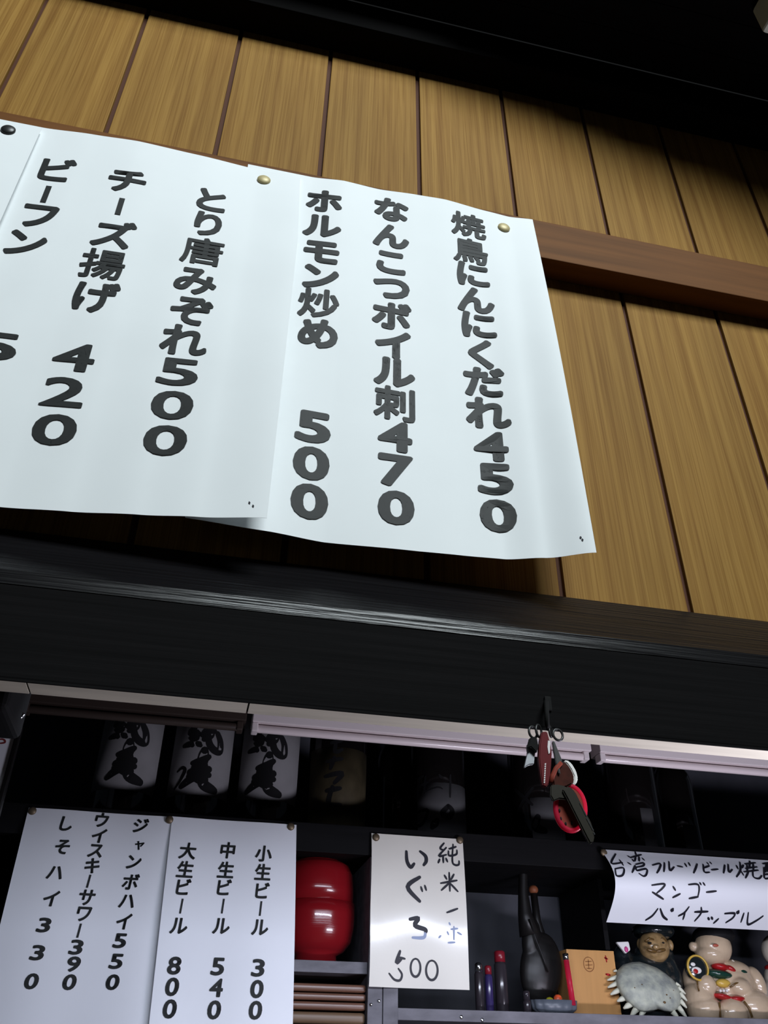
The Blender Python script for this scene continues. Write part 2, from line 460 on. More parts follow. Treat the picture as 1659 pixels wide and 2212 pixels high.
# hanging wall: brown backing with tan boards
wf = box('wall_front', -1.1, 1.3, D + .004, D + .05, .29, 1.30, M['groove'])
struct(wf, 'hanging wall clad with tan vertical boards and dark brown grooves', 'wall')
SP = .2065 * D
gx0 = .0708 * D
pm = box_me(-SP / 2 + .0026, SP / 2 - .0026, -.004, .004, 0, .78, .0009, 2, 'plank')
for k in range(-8, 10):
    o = obj('plank', pm, M['panel'], None)
    o.location = (gx0 + (k + .5) * SP, D + .004, .315)
    o.parent = wf
# brown picture rail
RF = .5237
struct(box('trim_1', -1.1, 1.3, RF, D - .0002, .7165, .7790, M['rail'], None, .0012), 'brown wooden rail across the tan boards behind the big menus', 'trim')
# sloping glossy ledge under the boards, and the black beam
v = []
for x in (-1.1, 1.3):
    v += [(x, D + .02, .3235), (x, D - .002, .3235), (x, .512, .2722), (x, .512, .262), (x, D + .02, .262)]
struct(obj('trim_2', pydata('trim_2', v, [(0, 1, 2, 3, 4), (9, 8, 7, 6, 5)] + [(i, (i + 1) % 5, 5 + (i + 1) % 5, 5 + i) for i in range(5)]), M['trim_wood']),
       'sloping black wooden ledge with glossy bluish sheen below the menus', 'trim')
BZ = .3858 * .5125
bm_ = empty('trim_3', (0, .5125, BZ)); struct(bm_, 'wide black wooden beam with a cream underside', 'trim')
box('beam_board', -1.1, 1.3, .5125, .5335, BZ + .0012, .2620, M['black_wood'], bm_, .0008)
box('beam_edge', -1.1, 1.3, .5125, .5141, BZ - .0004, BZ + .0012, M['black_wood'], bm_)
for (a, b) in ((-.62, -.113), (-.1118, .0225), (.0237, .62), (.6212, 1.3)):
    box('underside_strip', a, b, .5142, .5332, BZ, BZ + .0012, M['cream'], bm_)
# added housing and lip, unseen, keeping the lamp light off the bottles
lh = empty('beam_lamp', (.45, .60, .262)); tag(lh, 'added dark housing shielding the unseen lamp behind the black beam', 'lamp')
box('lamp_housing', -.05, .82, .565, .66, .2640, .290, M['black_matte'], lh)
box('cutoff_lip', -.05, .82, .650, .660, .2562, .2639, M['black_matte'], lh)
# cornice and fascia; canopy boards added to shade the upper right
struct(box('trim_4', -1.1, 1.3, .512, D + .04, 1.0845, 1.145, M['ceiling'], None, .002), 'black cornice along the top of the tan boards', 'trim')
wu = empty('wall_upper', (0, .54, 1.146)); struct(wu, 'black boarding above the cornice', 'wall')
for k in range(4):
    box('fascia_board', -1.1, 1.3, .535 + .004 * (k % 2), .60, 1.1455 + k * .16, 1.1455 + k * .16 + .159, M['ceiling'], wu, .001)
cg = empty('ceiling', (0, .35, 1.145)); struct(cg, 'added black canopy boards shading the wall at the upper right', 'ceiling')

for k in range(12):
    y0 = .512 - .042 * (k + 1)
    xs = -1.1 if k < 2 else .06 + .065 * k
    box('shade_board', xs, 1.3, y0, y0 + .0415, 1.145, 1.163, M['ceiling'], cg, .0008)
# kitchen side
struct(box('wall_kitchen', -1.4, 2.2, 1.74, 1.80, -1.25, 1.6, M['niche']), 'dark wall at the back of the shelves', 'wall')

# white box at the edge of the added canopy
p = at(1646, 70, .41)
tag(box('junction_box', p.x, p.x + .10, .33, .41, p.z - .0015, 1.1448, M['box_white'], None, .004), 'small white box under the added black canopy at the top right corner', 'box')

# ================================================================== BIG MENUS
zt2 = .772
top2 = [(-.05, .5222), (.03, .5222), (.0625, .5190), (.10, .5206), (.14, .5180), (.170, .5168), (.218, .5206), (.244, .5220), (.270, .5195)]
bot2 = [(-.0365, .5175), (.0223, .5215), (.0663, .527), (.1297, .523), (.173, .5207), (.2058, .5184), (.2362, .509), (.270, .4926)]
S2 = Sheet(lambda t: -.0365, lambda t: .2702, zt2, .333,
           lambda x, t: interp(top2, x) * (1 - t) + interp(bot2, x) * t + .0035 * math.sin(math.pi * t) * math.sin(9 + x * 30))
top1 = [(-.30, .5226), (-.234, .5222), (-.188, .5186), (-.144, .5160), (-.085, .5178), (-.024, .5208), (.017, .5185)]
bot1 = [(-.29, .530), (-.1625, .525), (-.1155, .5195), (-.0678, .512), (-.0263, .505), (.0215, .495)]
S1 = Sheet(lambda t: -.288, lambda t: .0172 + .0045 * min(1, t * 4) - .001 * t, .764, .327,
           lambda x, t: interp(top1, x) * (1 - t) + interp(bot1, x) * t - .003 * math.sin(math.pi * t))
S0 = Sheet(lambda t: -.535, lambda t: -.2338 + .0012 * t, .7560, .322, lambda x, t: .5172 - .004 * t - .002 * math.sin(math.pi * t))
o2 = tag(S2.build('menu_sheet', M['paper'], 140, 50), 'white menu sheet on the right listing garlic yakitori at 450', 'menu')
o1 = tag(S1.build('menu_sheet', M['paper'], 120, 50), 'white menu sheet in the middle listing chicken at 500 and cheese at 420', 'menu')
o0 = tag(S0.build('menu_sheet', M['paper'], 20, 20), 'white sheet cut off at the left edge with a dark tack', 'menu')
for o in (o0, o1, o2): o['group'] = 'big menu sheets on the rail'
def cv(x0, y0, k, chars): return [(c, x0 + k * a, y0 + k * b) for c, a, b in chars]
K2 = 740 / 1659
for col in ([('焼', 1012, 285), ('鳥', 1022, 410), ('に', 1035, 525), ('ん', 1047, 648), ('に', 1062, 770), ('く', 1071, 908), ('だ', 1088, 1045), ('れ', 1105, 1195), ('4', 1120, 1355), ('5', 1140, 1515), ('0', 1155, 1692)],
            [('な', 640, 210), ('ん', 638, 338), ('こ', 638, 467), ('つ', 640, 592), ('ボ', 642, 722), ('イ', 648, 860), ('ル', 655, 997), ('刺', 655, 1147), ('4', 658, 1307), ('7', 660, 1472), ('0', 663, 1652)],
            [('ホ', 315, 168), ('ル', 305, 288), ('モ', 301, 415), ('ン', 298, 535), ('炒', 288, 662), ('め', 285, 808), ('5', 262, 1262), ('0', 252, 1437), ('0', 243, 1622)]):
    write_column(S2, o2, cv(560, 360, K2, col), .0385, .050, .0322, .0295, M['ink'], doff=.036)
K1 = 640 / 1573
for col in ([('と', 1125, 328), ('り', 1105, 455), ('唐', 1075, 597), ('み', 1040, 757), ('ぞ', 1017, 915), ('れ', 980, 1070), ('5', 947, 1240), ('0', 915, 1415), ('0', 878, 1602)],
            [('チ', 675, 225), ('ー', 637, 360), ('ズ', 605, 505), ('揚', 545, 665), ('げ', 510, 840), ('4', 395, 1160), ('2', 340, 1345), ('0', 290, 1545)],
            [('ビ', 305, 165), ('ー', 245, 295), ('フ', 208, 412), ('ン', 140, 555), ('5', -18, 1102)]):
    write_column(S1, o1, cv(0, 300, K1, col), .0385, .036, .0290, .0320, M['ink'], doff=.022)
# pin pricks near the lower corners
for sh, par, pts in ((S1, o1, [(538, 1085), (546, 1092)]), (S2, o2, [(1253, 1160), (1257, 1165)])):
    handwriting(sh, [[p, (p[0] + 1.5, p[1] + 3)] for p in pts], 0, 0, 1.0, 1.5, M['ink_hand'], par)
for (px, py, sh, m, lb) in ((570, 390, S1, 'brass', 'pale brass thumbtack holding the middle menu sheet'), (1088, 493, S2, 'brass', 'pale brass thumbtack at the right end of the right menu sheet'),
                            (18, 282, S0, 'steel_dark', 'dark grey thumbtack at the upper left on the cut off sheet')):
    p = sh.pix(px, py); thumbtack((p.x, p.y - .0004, p.z), M[m], .0067, lb)

# ================================================================== BACK SHELF
su = empty('shelf_unit', (.4, 1.5, .05)); tag(su, 'dark wooden back shelf unit with black bottle shelf and worn grey edges', 'shelf')
box('bottle_shelf', -.62, 1.5, YS + .0035, 1.735, .290, .333, M['shelf'], su, .001)
box('top_board', -.62, 1.5, 1.36, 1.735, .80, .82, M['shelf'], su)
box('lintel_board', -.62, 1.5, 1.302, 1.330, .4985, .62, M['shelf'], su)
box('lintel_top', -.62, 1.5, 1.302, 1.40, .62, .80, M['shelf'], su)
xa, xb, xc = .2028 * 1.352, .2194 * 1.352, .2357 * 1.352
box('upright', xa, xb - .0006, 1.354, 1.73, -.30, .289, M['shelf_grey'], su, .0008)
box('upright', xb, xc, 1.352, 1.372, -.30, .289, M['shelf_grey'], su, .0008)
zb_ = .105 * 1.36
box('bowl_shelf', -.62, xa - .0005, 1.358, 1.735, zb_ - .0155, zb_, M['shelf_grey'], su, .0008)
zc_ = .0635 * 1.356
box('ornament_shelf', xc + .0005, 1.5, 1.356, 1.735, zc_ - .0150, zc_, M['shelf_grey'], su, .0008)
box('back_panel', xc + .0005, 1.5, 1.60, 1.612, zc_ + .0005, .2895, M['niche'], su)
box('back_panel', -.62, xa - .0005, 1.60, 1.612, zb_ + .0005, .2895, M['shelf'], su)
pu = at(1312, 2040, 1.42)
box('upright', pu.x - .004, pu.x + .004, 1.42, 1.59, zc_ + .0002, .2895, M['shelf'], su)
for (px, py) in ((997, 2197), (1042, 2203)):      # screw heads
    p = at(px, py, 1.355); lathe('screw_head', [(0, -.0008), (.002, -.0006), (.0027, 0.0), (.0027, .002)], p, M['chrome'], su, 14, 'y')
for (px, py) in ((802, 2170), (819, 2162)):
    p = at(px, py, 1.352); lathe('screw_head', [(0, -.0008), (.0015, -.0006), (.0022, 0.0), (.0022, .003)], p, M['chrome'], su, 14, 'y')

# unlit tube fixtures under the lintel
YF = 1.308
def fixture(pxl, pyl, pxr, pyr, label, mh='white_metal', mt='tube_glass'):
    a = at(pxl, pyl, YF); b = at(pxr, pyr, YF)
    z = .4568; x0, x1 = a.x, b.x
    t = empty('tube_fixture', ((x0 + x1) / 2, YF, z)); tag(t, label, 'light fixture', 'slim tube fixtures above the bottles')
    box('housing', x0, x1 + .004, YF - .022, YF + .018, z + .0082, .4983, M[mh], t, .0015)
    box('reflector', x0 + .004, x1 - .004, YF - .008, YF + .014, z + .0064, z + .0082, M['fix_grey'], t)
    lathe('tube', [(0, 0), (.0052, 0), (.0063, .004), (.0063, x1 - x0 - .012), (.0052, x1 - x0 - .008), (0, x1 - x0 - .008)], (x0 + .004, YF - .012, z), M[mt], t, 20, 'x')
    for xx in (x0, x1 - .010):
        box('socket', xx, xx + .010, YF - .0195, YF + .002, z - .0062, z + .0081, M[mh], t, .002)
    return t
fixture(62, 1495, 528, 1535, 'slim dark brown tube fixture at the left above the three white labelled bottles', 'dark_brown', 'dark_brown')
fixture(545, 1550, 1262, 1630, 'slim unlit tube fixture in the middle ending behind the hanging keys')
fixture(1285, 1630, 1760, 1690, 'slim pinkish unlit tube fixture at the right edge')

# ------------------------------------------------------------------ bottles
ZB = .3332
def bottle(px, y, r, label, lab=None, h=.40, strokes=(), lab_px=None, span=75, frame=None):
    x = at(px, 1700, y).x
    t = empty('sake_bottle', (x, y, ZB)); tag(t, label, 'bottle', 'large bottles on the top shelf')
    s = r / .0525
    pr = [(0, .004), (r * .7, .003), (r * .93, 0), (r, .006), (r, .245 * s), (r * .93, .268 * s), (r * .6, .30 * s), (r * .33, .325 * s), (r * .28, .35 * s), (r * .28, .385 * s), (r * .33, .387 * s), (r * .33, .40 * s), (0, .40 * s)]
    lathe('glass', pr, (x, y, ZB), M['bottle'], t, 44)
    lathe('cap', [(0, .401 * s), (r * .31, .401 * s), (r * .31, .414 * s), (0, .415 * s)], (x, y, ZB), M['steel_dark'], t, 24)
    def wrap(dx, z, lift):
        a = max(-1.45, min(1.45, dx / r)); rr = r + lift
        return (x + rr * math.sin(a), y - rr * math.cos(a), z)
    if lab:
        z0, z1, mm = lab
        a0 = math.radians(span); n = 20; v, f = [], []
        for k in range(2):
            for i in range(n + 1):
                a = -a0 + 2 * a0 * i / n; rr = r + (.0004 if k == 0 else .0001)
                for z in (z0, z1): v.append((x + rr * math.sin(a), y - rr * math.cos(a), z))
        for i in range(n): f.append((2 * i, 2 * i + 2, 2 * i + 3, 2 * i + 1))
        m2 = 2 * (n + 1)
        for i in range(n): f.append((m2 + 2 * i, m2 + 2 * i + 2, m2 + 2 * i + 3, m2 + 2 * i + 1))
        for i in range(n):
            f.append((2 * i, 2 * i + 2, m2 + 2 * i + 2, m2 + 2 * i)); f.append((2 * i + 1, 2 * i + 3, m2 + 2 * i + 3, m2 + 2 * i + 1))
        lo = obj('label', pydata('label', v, f, True), mm, t)
        if strokes:
            ox, oy, k, sts, mat_ = strokes
            polys = []
            for s_, wd in sts:
                q = []
                for (a, b) in s_:
                    p = at(ox + k * a, oy + k * b, y - r)
                    dx = p.x - x; dx = r * math.asin(max(-.95, min(.95, dx / r)))
                    q.append((dx, p.z))
                polys.append((q, wd * k * .00125))
            ribbon(polys, lambda dx, z: wrap(dx, z, .0007), 'brush_stroke', mat_, t)
    return t
JUN = [([(335, 70), (305, 105), (350, 120), (310, 150), (345, 150)], 34), ([(258, 195), (300, 190), (315, 200)], 26), ([(350, 185), (372, 205)], 24), ([(390, 130), (430, 95), (470, 100)], 34), ([(400, 160), (440, 130), (450, 95)], 34),
       ([(425, 110), (435, 190), (470, 235), (510, 235), (515, 170), (495, 115)], 32)]
MUGI = [([(402, 240), (390, 300), (385, 350)], 44), ([(318, 330), (380, 315), (432, 285)], 30), ([(330, 360), (400, 345)], 40), ([(300, 395), (370, 385), (428, 375)], 42), ([(290, 425), (360, 410), (430, 415)], 34),
        ([(375, 430), (310, 440), (235, 490)], 32), ([(370, 430), (400, 490), (470, 522)], 42), ([(330, 430), (400, 450)], 44)]
SEAL = [([(590, 300), (575, 430)], 26)]
def sh_(l, dx, dy, sx=1.0): return [([(a * sx + dx, b + dy) for a, b in s], wd) for s, wd in l]
k8 = 500 / 1659
zl0 = at(270, 1697, 1.45).z
bottle(268, 1.50, .0525, 'first large bottle from the left with white brush lettered label', (.389, .56, M['label_white']), strokes=(160, 1530, k8, JUN + MUGI, M['brush']))
bottle(428, 1.50, .0525, 'second large bottle from the left with 2-like mark on white label', (.389, .56, M['label_white']),
       strokes=(160, 1530, k8, sh_(JUN + MUGI, 535, 62) + [([(745, 435), (780, 415), (797, 440), (760, 510), (722, 560)], 14)], M['brush']))
bottle(577, 1.50, .0525, 'third white labelled large bottle, right of the marked one', (.389, .56, M['label_white']),
       strokes=(160, 1530, k8, sh_(JUN + MUGI, 1015, 95, .96), M['brush']))
k6 = 660 / 1659
bottle(727, 1.50, .0525, 'large bottle with dark tan label next to the white labelled ones', (.350, .49, M['label_brown']),
       strokes=(500, 1500, k6, [([(545, 260), (600, 250)], 14), ([(570, 250), (565, 310), (600, 300)], 14), ([(520, 360), (600, 350)], 14), ([(560, 340), (540, 400)], 14), ([(515, 440), (600, 430), (560, 480)], 16), ([(520, 520), (590, 510)], 16), ([(550, 500), (530, 590), (590, 600)], 16)], M['brush']))
bottle(858, 1.60, .040, 'narrow dark bottle with crossed label behind the cream note', (.345, .385, M['label_dim']), span=50,
       strokes=(780, 1600, 360 / 1659, [([(345, 590), (340, 840)], 22), ([(400, 600), (395, 850)], 14)], M['brush']))
k7 = 360 / 1659
bottle(945, 1.50, .0505, 'dark bottle with rounded grey label above the cream note', (.344, .442, M['label_dim']), span=62,
       strokes=(780, 1600, k7, [([(600, 350), (640, 330)], 18), ([(610, 340), (600, 560)], 22), ([(560, 440), (680, 400)], 18), ([(660, 340), (650, 500)], 16), ([(640, 490), (760, 460), (810, 480)], 9),
                              ([(600, 680), (590, 800), (640, 800), (680, 680), (610, 675)], 20), ([(870, 650), (810, 720), (870, 760), (910, 700), (870, 650)], 34), ([(760, 790), (720, 850)], 44), ([(890, 340), (885, 560)], 14), ([(780, 340), (800, 370)], 16)], M['brush']))
bottle(1158, 1.50, .0505, 'dark bottle behind the hanging keys with faint grey label', (.344, .43, M['label_dim']), span=38,
       strokes=(1080, 1540, 579 / 1659, [([(110, 440), (210, 560)], 14), ([(210, 460), (120, 590)], 14), ([(240, 640), (230, 700), (280, 730)], 30)], M['brush']))
bottle(1360, 1.52, .0505, 'dark bottle right of the keys above the horizontal note', (.344, .43, M['label_dim']), span=14)
bottle(1452, 1.60, .040, 'narrow dark bottle at the far right of the top shelf', (.344, .43, M['label_dim']), span=22,
       strokes=(1080, 1540, 579 / 1659, [([(960, 490), (1040, 600), (980, 640)], 12), ([(1040, 540), (1000, 620)], 12)], M['brush']))

# ================================================================== NOTES PINNED BELOW
ZN = .2425 * YS
SL = Sheet(lambda t: -.2447 + .009 * t, lambda t: -.015 + .01 * t, ZN, .03, lambda x, t: YS + .0008 - .045 * t + .0015 * math.sin(x * 40))
SR = Sheet(lambda t: -.0364 + .0125 * t, lambda t: .1537 + .009 * t, ZN + .0004, .03, lambda x, t: YS - .0006 - .052 * t + .0015 * math.sin(x * 40) - .004 * math.sin(math.pi * t))
SJ = Sheet(lambda t: .2735 + .0005 * math.sin(t * 9), lambda t: .4235 + .001 * t, .3222, .1105, lambda x, t: YS - .001 - .004 * math.sin(math.pi * t) - .0025 * math.sin(x * 45 + 2) * t)
SF = Sheet(lambda t: .6630 + .002 * math.sin(math.pi * t), lambda t: 1.02, .3210, .2130, lambda x, t: YS + (-.001 - .040 * math.sin(math.pi * min(1, t * .98)) ** 1.1 + .016 * t))
oL = tag(SL.build('menu_sheet', M['paper_low'], 30, 24), 'pale lower menu sheet at the left with jumbo highball 550', 'menu', 'small notes pinned on the back shelf')
oR = tag(SR.build('menu_sheet', M['paper_low'], 30, 24), 'pale lower menu sheet with draft beer prices 800, 540 and 300', 'menu', 'small notes pinned on the back shelf')
oJ = tag(SJ.build('price_note', M['paper_cream'], 24, 30), 'glossy cream handwritten note reading 500 between bowls and ladle', 'note', 'small notes pinned on the back shelf')
oF = tag(SF.build('price_note', M['paper_low'], 30, 24), 'curled horizontal handwritten note above the figurines', 'note', 'small notes pinned on the back shelf')
K4 = 660 / 1659
for col in ([('ジ', 765, 160), ('ャ', 757, 268), ('ン', 728, 358), ('ボ', 710, 465), ('ハ', 690, 570), ('イ', 673, 680), ('5', 652, 785), ('5', 632, 897), ('0', 612, 1010)],
            [('ウ', 553, 130), ('イ', 538, 215), ('ス', 520, 297), ('キ', 502, 378), ('ー', 482, 462), ('サ', 472, 550), ('ワ', 455, 640), ('ー', 430, 730), ('3', 415, 820), ('9', 400, 912), ('0', 378, 1010)],
            [('し', 362, 150), ('そ', 340, 275), ('ハ', 300, 415), ('イ', 278, 555), ('3', 240, 700), ('3', 205, 850), ('0', 172, 1005)]):
    write_column(SL, oL, cv(0, 1720, K4, col), .0238, .032, .0188, .0175, M['ink'], shear=.06, bar=(.12, .75), doff=.032)
for col in ([('小', 1432, 312), ('生', 1428, 412), ('ビ', 1425, 512), ('ー', 1415, 610), ('ル', 1412, 712), ('3', 1402, 932), ('0', 1395, 1047), ('0', 1387, 1162)],
            [('中', 1237, 294), ('生', 1227, 400), ('ビ', 1218, 494), ('ー', 1210, 597), ('ル', 1202, 705), ('5', 1183, 925), ('4', 1175, 1040), ('0', 1163, 1160)],
            [('大', 1020, 297), ('生', 1007, 397), ('ビ', 997, 492), ('ー', 985, 597), ('ル', 972, 704), ('8', 947, 920), ('0', 935, 1035), ('0', 922, 1155)]):
    write_column(SR, oR, cv(0, 1720, K4, col), .0250, .032, .0222, .0180, M['ink'], shear=.05, bar=(.11, .8), doff=.030)
K5 = 460 / 1659
HJ = [[(1295, 150), (1265, 190), (1295, 205)], [(1312, 185), (1255, 250), (1312, 240)], [(1287, 245), (1290, 300)], [(1262, 275), (1250, 302)], [(1310, 268), (1322, 295)],
      [(1335, 195), (1388, 178)], [(1330, 212), (1335, 247), (1390, 237), (1395, 205)], [(1365, 160), (1360, 290), (1382, 320), (1410, 316), (1412, 290)],
      [(1335, 380), (1341, 522)], [(1270, 462), (1395, 440)], [(1298, 400), (1316, 430)], [(1372, 393), (1350, 432)], [(1335, 460), (1275, 516)], [(1340, 460), (1402, 526)],
      [(1318, 690), (1400, 660)],
      ([(1002, 215), (1007, 290), (1035, 337), (1062, 310)], 1.7), ([(1110, 215), (1150, 250), (1156, 290), (1137, 320)], 1.7),
      ([(1105, 415), (1012, 490), (1105, 602)], 2.0), [(1115, 490), (1126, 525)], [(1145, 480), (1156, 516)],
      ([(1030, 742), (1095, 735), (1068, 790), (1148, 822), (1150, 845)], 2.0),
      ([(952, 992), (925, 1078), (960, 1055)], 1.6), [(945, 1040), (990, 1050)], [(940, 1128), (967, 1172), (952, 1217), (908, 1212), (868, 1165)],
      circle(1073, 1120, 38, 70), circle(1200, 1140, 45, 76)]
handwriting(SJ, HJ, 600, 1780, K5, 15, M['ink_hand'], oJ)
handwriting(SJ, [[(1335, 770), (1342, 785)], [(1400, 845), (1430, 862)], [(1320, 840), (1330, 862)], [(1350, 820), (1400, 815)], [(1372, 800), (1372, 900)], [(1328, 925), (1378, 922)], [(1270, 870), (1255, 885)],
                ([(1150, 845), (1135, 885), (1050, 885)], 1.6)], 600, 1780, K5, 13, M['ink_glare'], oJ)
K7 = 399 / 1659
HF = [[(290, 185), (250, 270), (350, 263)], [(325, 240), (357, 287)], [(285, 320), (297, 380), (352, 376), (360, 312), (285, 320)],
      [(400, 205), (425, 220)], [(400, 265), (425, 280)], [(438, 352), (465, 290)], [(465, 165), (475, 200)], [(430, 217), (520, 192)], [(470, 215), (460, 250)], [(500, 212), (500, 250)], [(440, 235), (450, 252)], [(530, 225), (546, 242)],
      [(470, 280), (540, 266), (535, 293), (475, 305)], [(475, 305), (480, 335), (565, 320), (566, 368), (540, 386), (500, 362)],
      [(620, 287), (690, 272), (682, 320), (660, 357)], [(728, 265), (722, 345)], [(768, 255), (775, 335), (815, 302)], [(845, 295), (890, 302)], [(912, 272), (926, 300)], [(946, 265), (956, 290)], [(1022, 275), (990, 357)],
      [(1075, 280), (1085, 347), (1132, 350)], [(1080, 312), (1130, 292)], [(1112, 265), (1122, 280)], [(1138, 260), (1148, 274)], [(1150, 330), (1208, 322)], [(1270, 285), (1258, 357)], [(1300, 280), (1305, 350), (1337, 325)],
      [(1375, 290), (1387, 320)], [(1437, 285), (1422, 312)], [(1405, 260), (1410, 330), (1375, 392)], [(1415, 340), (1437, 377)], [(1450, 277), (1545, 265)], [(1495, 250), (1490, 312)], [(1455, 317), (1560, 302)], [(1470, 285), (1470, 345)], [(1440, 347), (1570, 332)], [(1525, 275), (1525, 335)],
      [(1482, 345), (1455, 402)], [(1520, 340), (1527, 392), (1575, 407), (1602, 380)],
      [(1610, 275), (1670, 265)], [(1620, 310), (1625, 402), (1670, 402)], [(1620, 312), (1672, 304)], [(1642, 275), (1636, 350)], [(1658, 275), (1657, 350)], [(1625, 372), (1668, 366)],
      [(615, 467), (725, 455), (714, 490), (660, 537)], [(620, 530), (717, 592)], [(805, 480), (826, 512)], [(803, 577), (868, 545)], [(945, 462), (1032, 464), (1027, 572)], [(950, 586), (1030, 571)], [(1045, 445), (1056, 462)], [(1075, 445), (1090, 467)], [(1105, 530), (1192, 520)],
      [(667, 680), (620, 740), (560, 780)], [(690, 680), (715, 745), (752, 777)], ([(790, 690), (800, 690), (795, 696)], 1.7), [(947, 663), (905, 715), (855, 742)], [(912, 713), (895, 772)], [(1000, 707), (1117, 704)], [(1057, 668), (1055, 720), (1000, 787)],
      [(1118, 760), (1130, 776)], [(1148, 755), (1160, 772)], [(1212, 770), (1170, 807)], [(1270, 722), (1355, 720), (1342, 760), (1280, 802)], ([(1380, 710), (1390, 710), (1385, 716)], 1.7), [(1440, 720), (1415, 797)], [(1480, 715), (1475, 817), (1545, 790), (1612, 745)]]
handwriting(SF, HF, 1260, 1800, K7, 17, M['ink_hand'], oF)
for (px, py, sh, lb) in ((70, 1752, SL, 'dull brown tack at the upper left of the lower left menu sheet'), (366, 1771, SR, 'dull brown tack between the two lower menu sheets'), (628, 1786, SR, 'dull brown tack at the right corner of the draft beer sheet'),
                         (812, 1809, SJ, 'dull brown tack at the left corner of the cream note'), (993, 1815, SJ, 'dull brown tack at the right corner of the cream note'), (1304, 1842, SF, 'dull brown tack at the corner of the curled horizontal note')):
    p = sh.pix(px, py); thumbtack((p.x, p.y - .0004, p.z), M['brass_dark'], .0058, lb)

# ================================================================== BOWLS, TRAYS
bx = at(684, 2000, 1.42).x
k = mpp(700, 2000, 1.42)
R0 = .0585
lathe('lacquer_bowl', [(0, .010), (.028, .010), (.0295, 0), (.0335, 0), (.0320, .012), (.043, .0175), (.0535, .030), (.0575, .048), (.0585, .066), (.0580, .084), (.0555, .084), (.0545, .05), (.04, .02), (0, .014)], (bx, 1.42, zb_ + .0002), M['red_lacquer'], None, 56)
tag(C.objects['lacquer_bowl'], 'glossy red lacquer bowl standing on the left shelf, lower of two', 'bowl', 'red lacquer bowls')
lathe('lacquer_bowl', [(.0555, 0), (.0575, 0), (.0575, .020), (.0555, .042), (.050, .054), (.042, .0595), (.0345, .061), (.034, .066), (.030, .066), (.0295, .0605), (0, .060), (0, .056), (.04, .055), (.050, .045), (.0545, .02), (.0555, 0)], (bx - .002, 1.42, zb_ + .0846), M['red_lacquer'], None, 56)
tag(C.objects['lacquer_bowl.001'], 'red lacquer bowl turned upside down on top of the other', 'bowl', 'red lacquer bowls')
rows = [(2125, 2143.5, 'tray'), (2145, 2162, 'tray'), (2164, 2183, 'tray'), (2186, 2213, 'tray2')]
xr = at(791, 2165, 1.365).x - .001
order = ['topmost brown wooden tray in the stack left of the upright', 'second brown wooden tray from the top of the stack', 'third brown wooden tray from the top of the stack', 'lowest olive brown wooden tray in view in the stack']
for (a, b, m), lb in zip(rows, order):
    z1 = at(715, a, 1.362).z; z0 = at(715, b, 1.362).z + .0006
    t = box('wooden_tray', -.02, xr, 1.362, 1.60, z0, z1, M[m], None, min(.006, (z1 - z0) * .42), 4)
    for pl in t.data.polygons: pl.use_smooth = True
    tag(t, lb, 'tray', 'stacked wooden trays')
struct(box('trim_5', -.62, xa - .0005, 1.38, 1.735, z0 - .06, z0 - .0008, M['shelf']), 'dark board under the stacked trays', 'trim')

# ================================================================== CUBBY ITEMS
ZC = zc_ + .0002
def slim(px, ptop, r, y, m, mc, label, cap=.012):
    x = at(px, 2150, y).x; zt = at(px, ptop, y).z
    t = empty('slim_bottle', (x, y, ZC)); tag(t, label, 'bottle', 'slim dark bottles beside the ladle')
    lathe('body', [(0, 0), (r * .9, 0), (r, .002), (r, zt - ZC - cap - .004), (r * .8, zt - ZC - cap), (0, zt - ZC - cap)], (x, y, ZC), M[m], t, 22)
    lathe('cap', [(0, 0), (r * .85, 0), (r * .85, cap - .002), (r * .6, cap), (0, cap)], (x, y, zt - cap), M[mc], t, 20)
    return t
slim(1036, 2080, .0068, 1.385, 'clear_dark', 'chrome', 'slim dark bottle with chrome cap next to the cream note')
slim(1057, 2086, .0062, 1.392, 'violet', 'dark_red', 'slim dark violet bottle with small red cap')
slim(1084, 2054, .0100, 1.405, 'clear_dark', 'dark_red', 'taller slim dark bottle with dark red cap left of the ladle', .016)
slim(1137, 2140, .0060, 1.375, 'clear_dark', 'clear_dark', 'short dark bottle under the black ladle')
# ladle
yl = 1.425
t = empty('ladle', at(1170, 2165, yl)); tag(t, 'large black ladle hanging in the cubby beside the cream note', 'ladle')
lp = [at(a, b, yl) for a, b in ((1131, 1822), (1130, 1880), (1130, 1930), (1134, 1975), (1145, 2020))]
tube('handle', lp, .008, M['black_gloss'], t, 12, radii=[.0075, .0075, .0085, .012, .018])
c = at(1168, 2092, yl + .004); kk = mpp(1170, 2090, yl)
blob('scoop', [(c, (47 * kk, .016, 72 * kk), math.radians(12)), (at(1148, 2030, yl + .002), (22 * kk, .012, 45 * kk), math.radians(10))], M['black_gloss'], t, .0016)
tube('ridge', [at(a, b, yl - .0165) for a, b in ((1143, 1985), (1158, 2030), (1172, 2065), (1184, 2100))], .0013, M['black_gloss'], t, 8)
tube('hook', [at(1131, 1822, yl) + Vector(q) for q in ((0, 0, 0), (0, 0, .006), (0, .006, .010), (0, .012, .006))], .0016, M['steel_dark'], t, 8)
# dark stick with a dull orange knob
t = empty('spatula', at(1190, 2170, 1.47)); tag(t, 'dark stick with a dull orange knob behind the black ladle', 'spatula')
tube('stick', [at(a, b, 1.47) for a, b in ((1153, 1930), (1160, 1990), (1185, 2080), (1200, 2170))], .005, M['black_gloss'], t, 10, radii=[.006, .007, .010, .010])
p = at(1152, 1922, 1.47); blob('knob', [(p, (.0085, .0085, .0075))], M['dull_orange'], t, .0012)
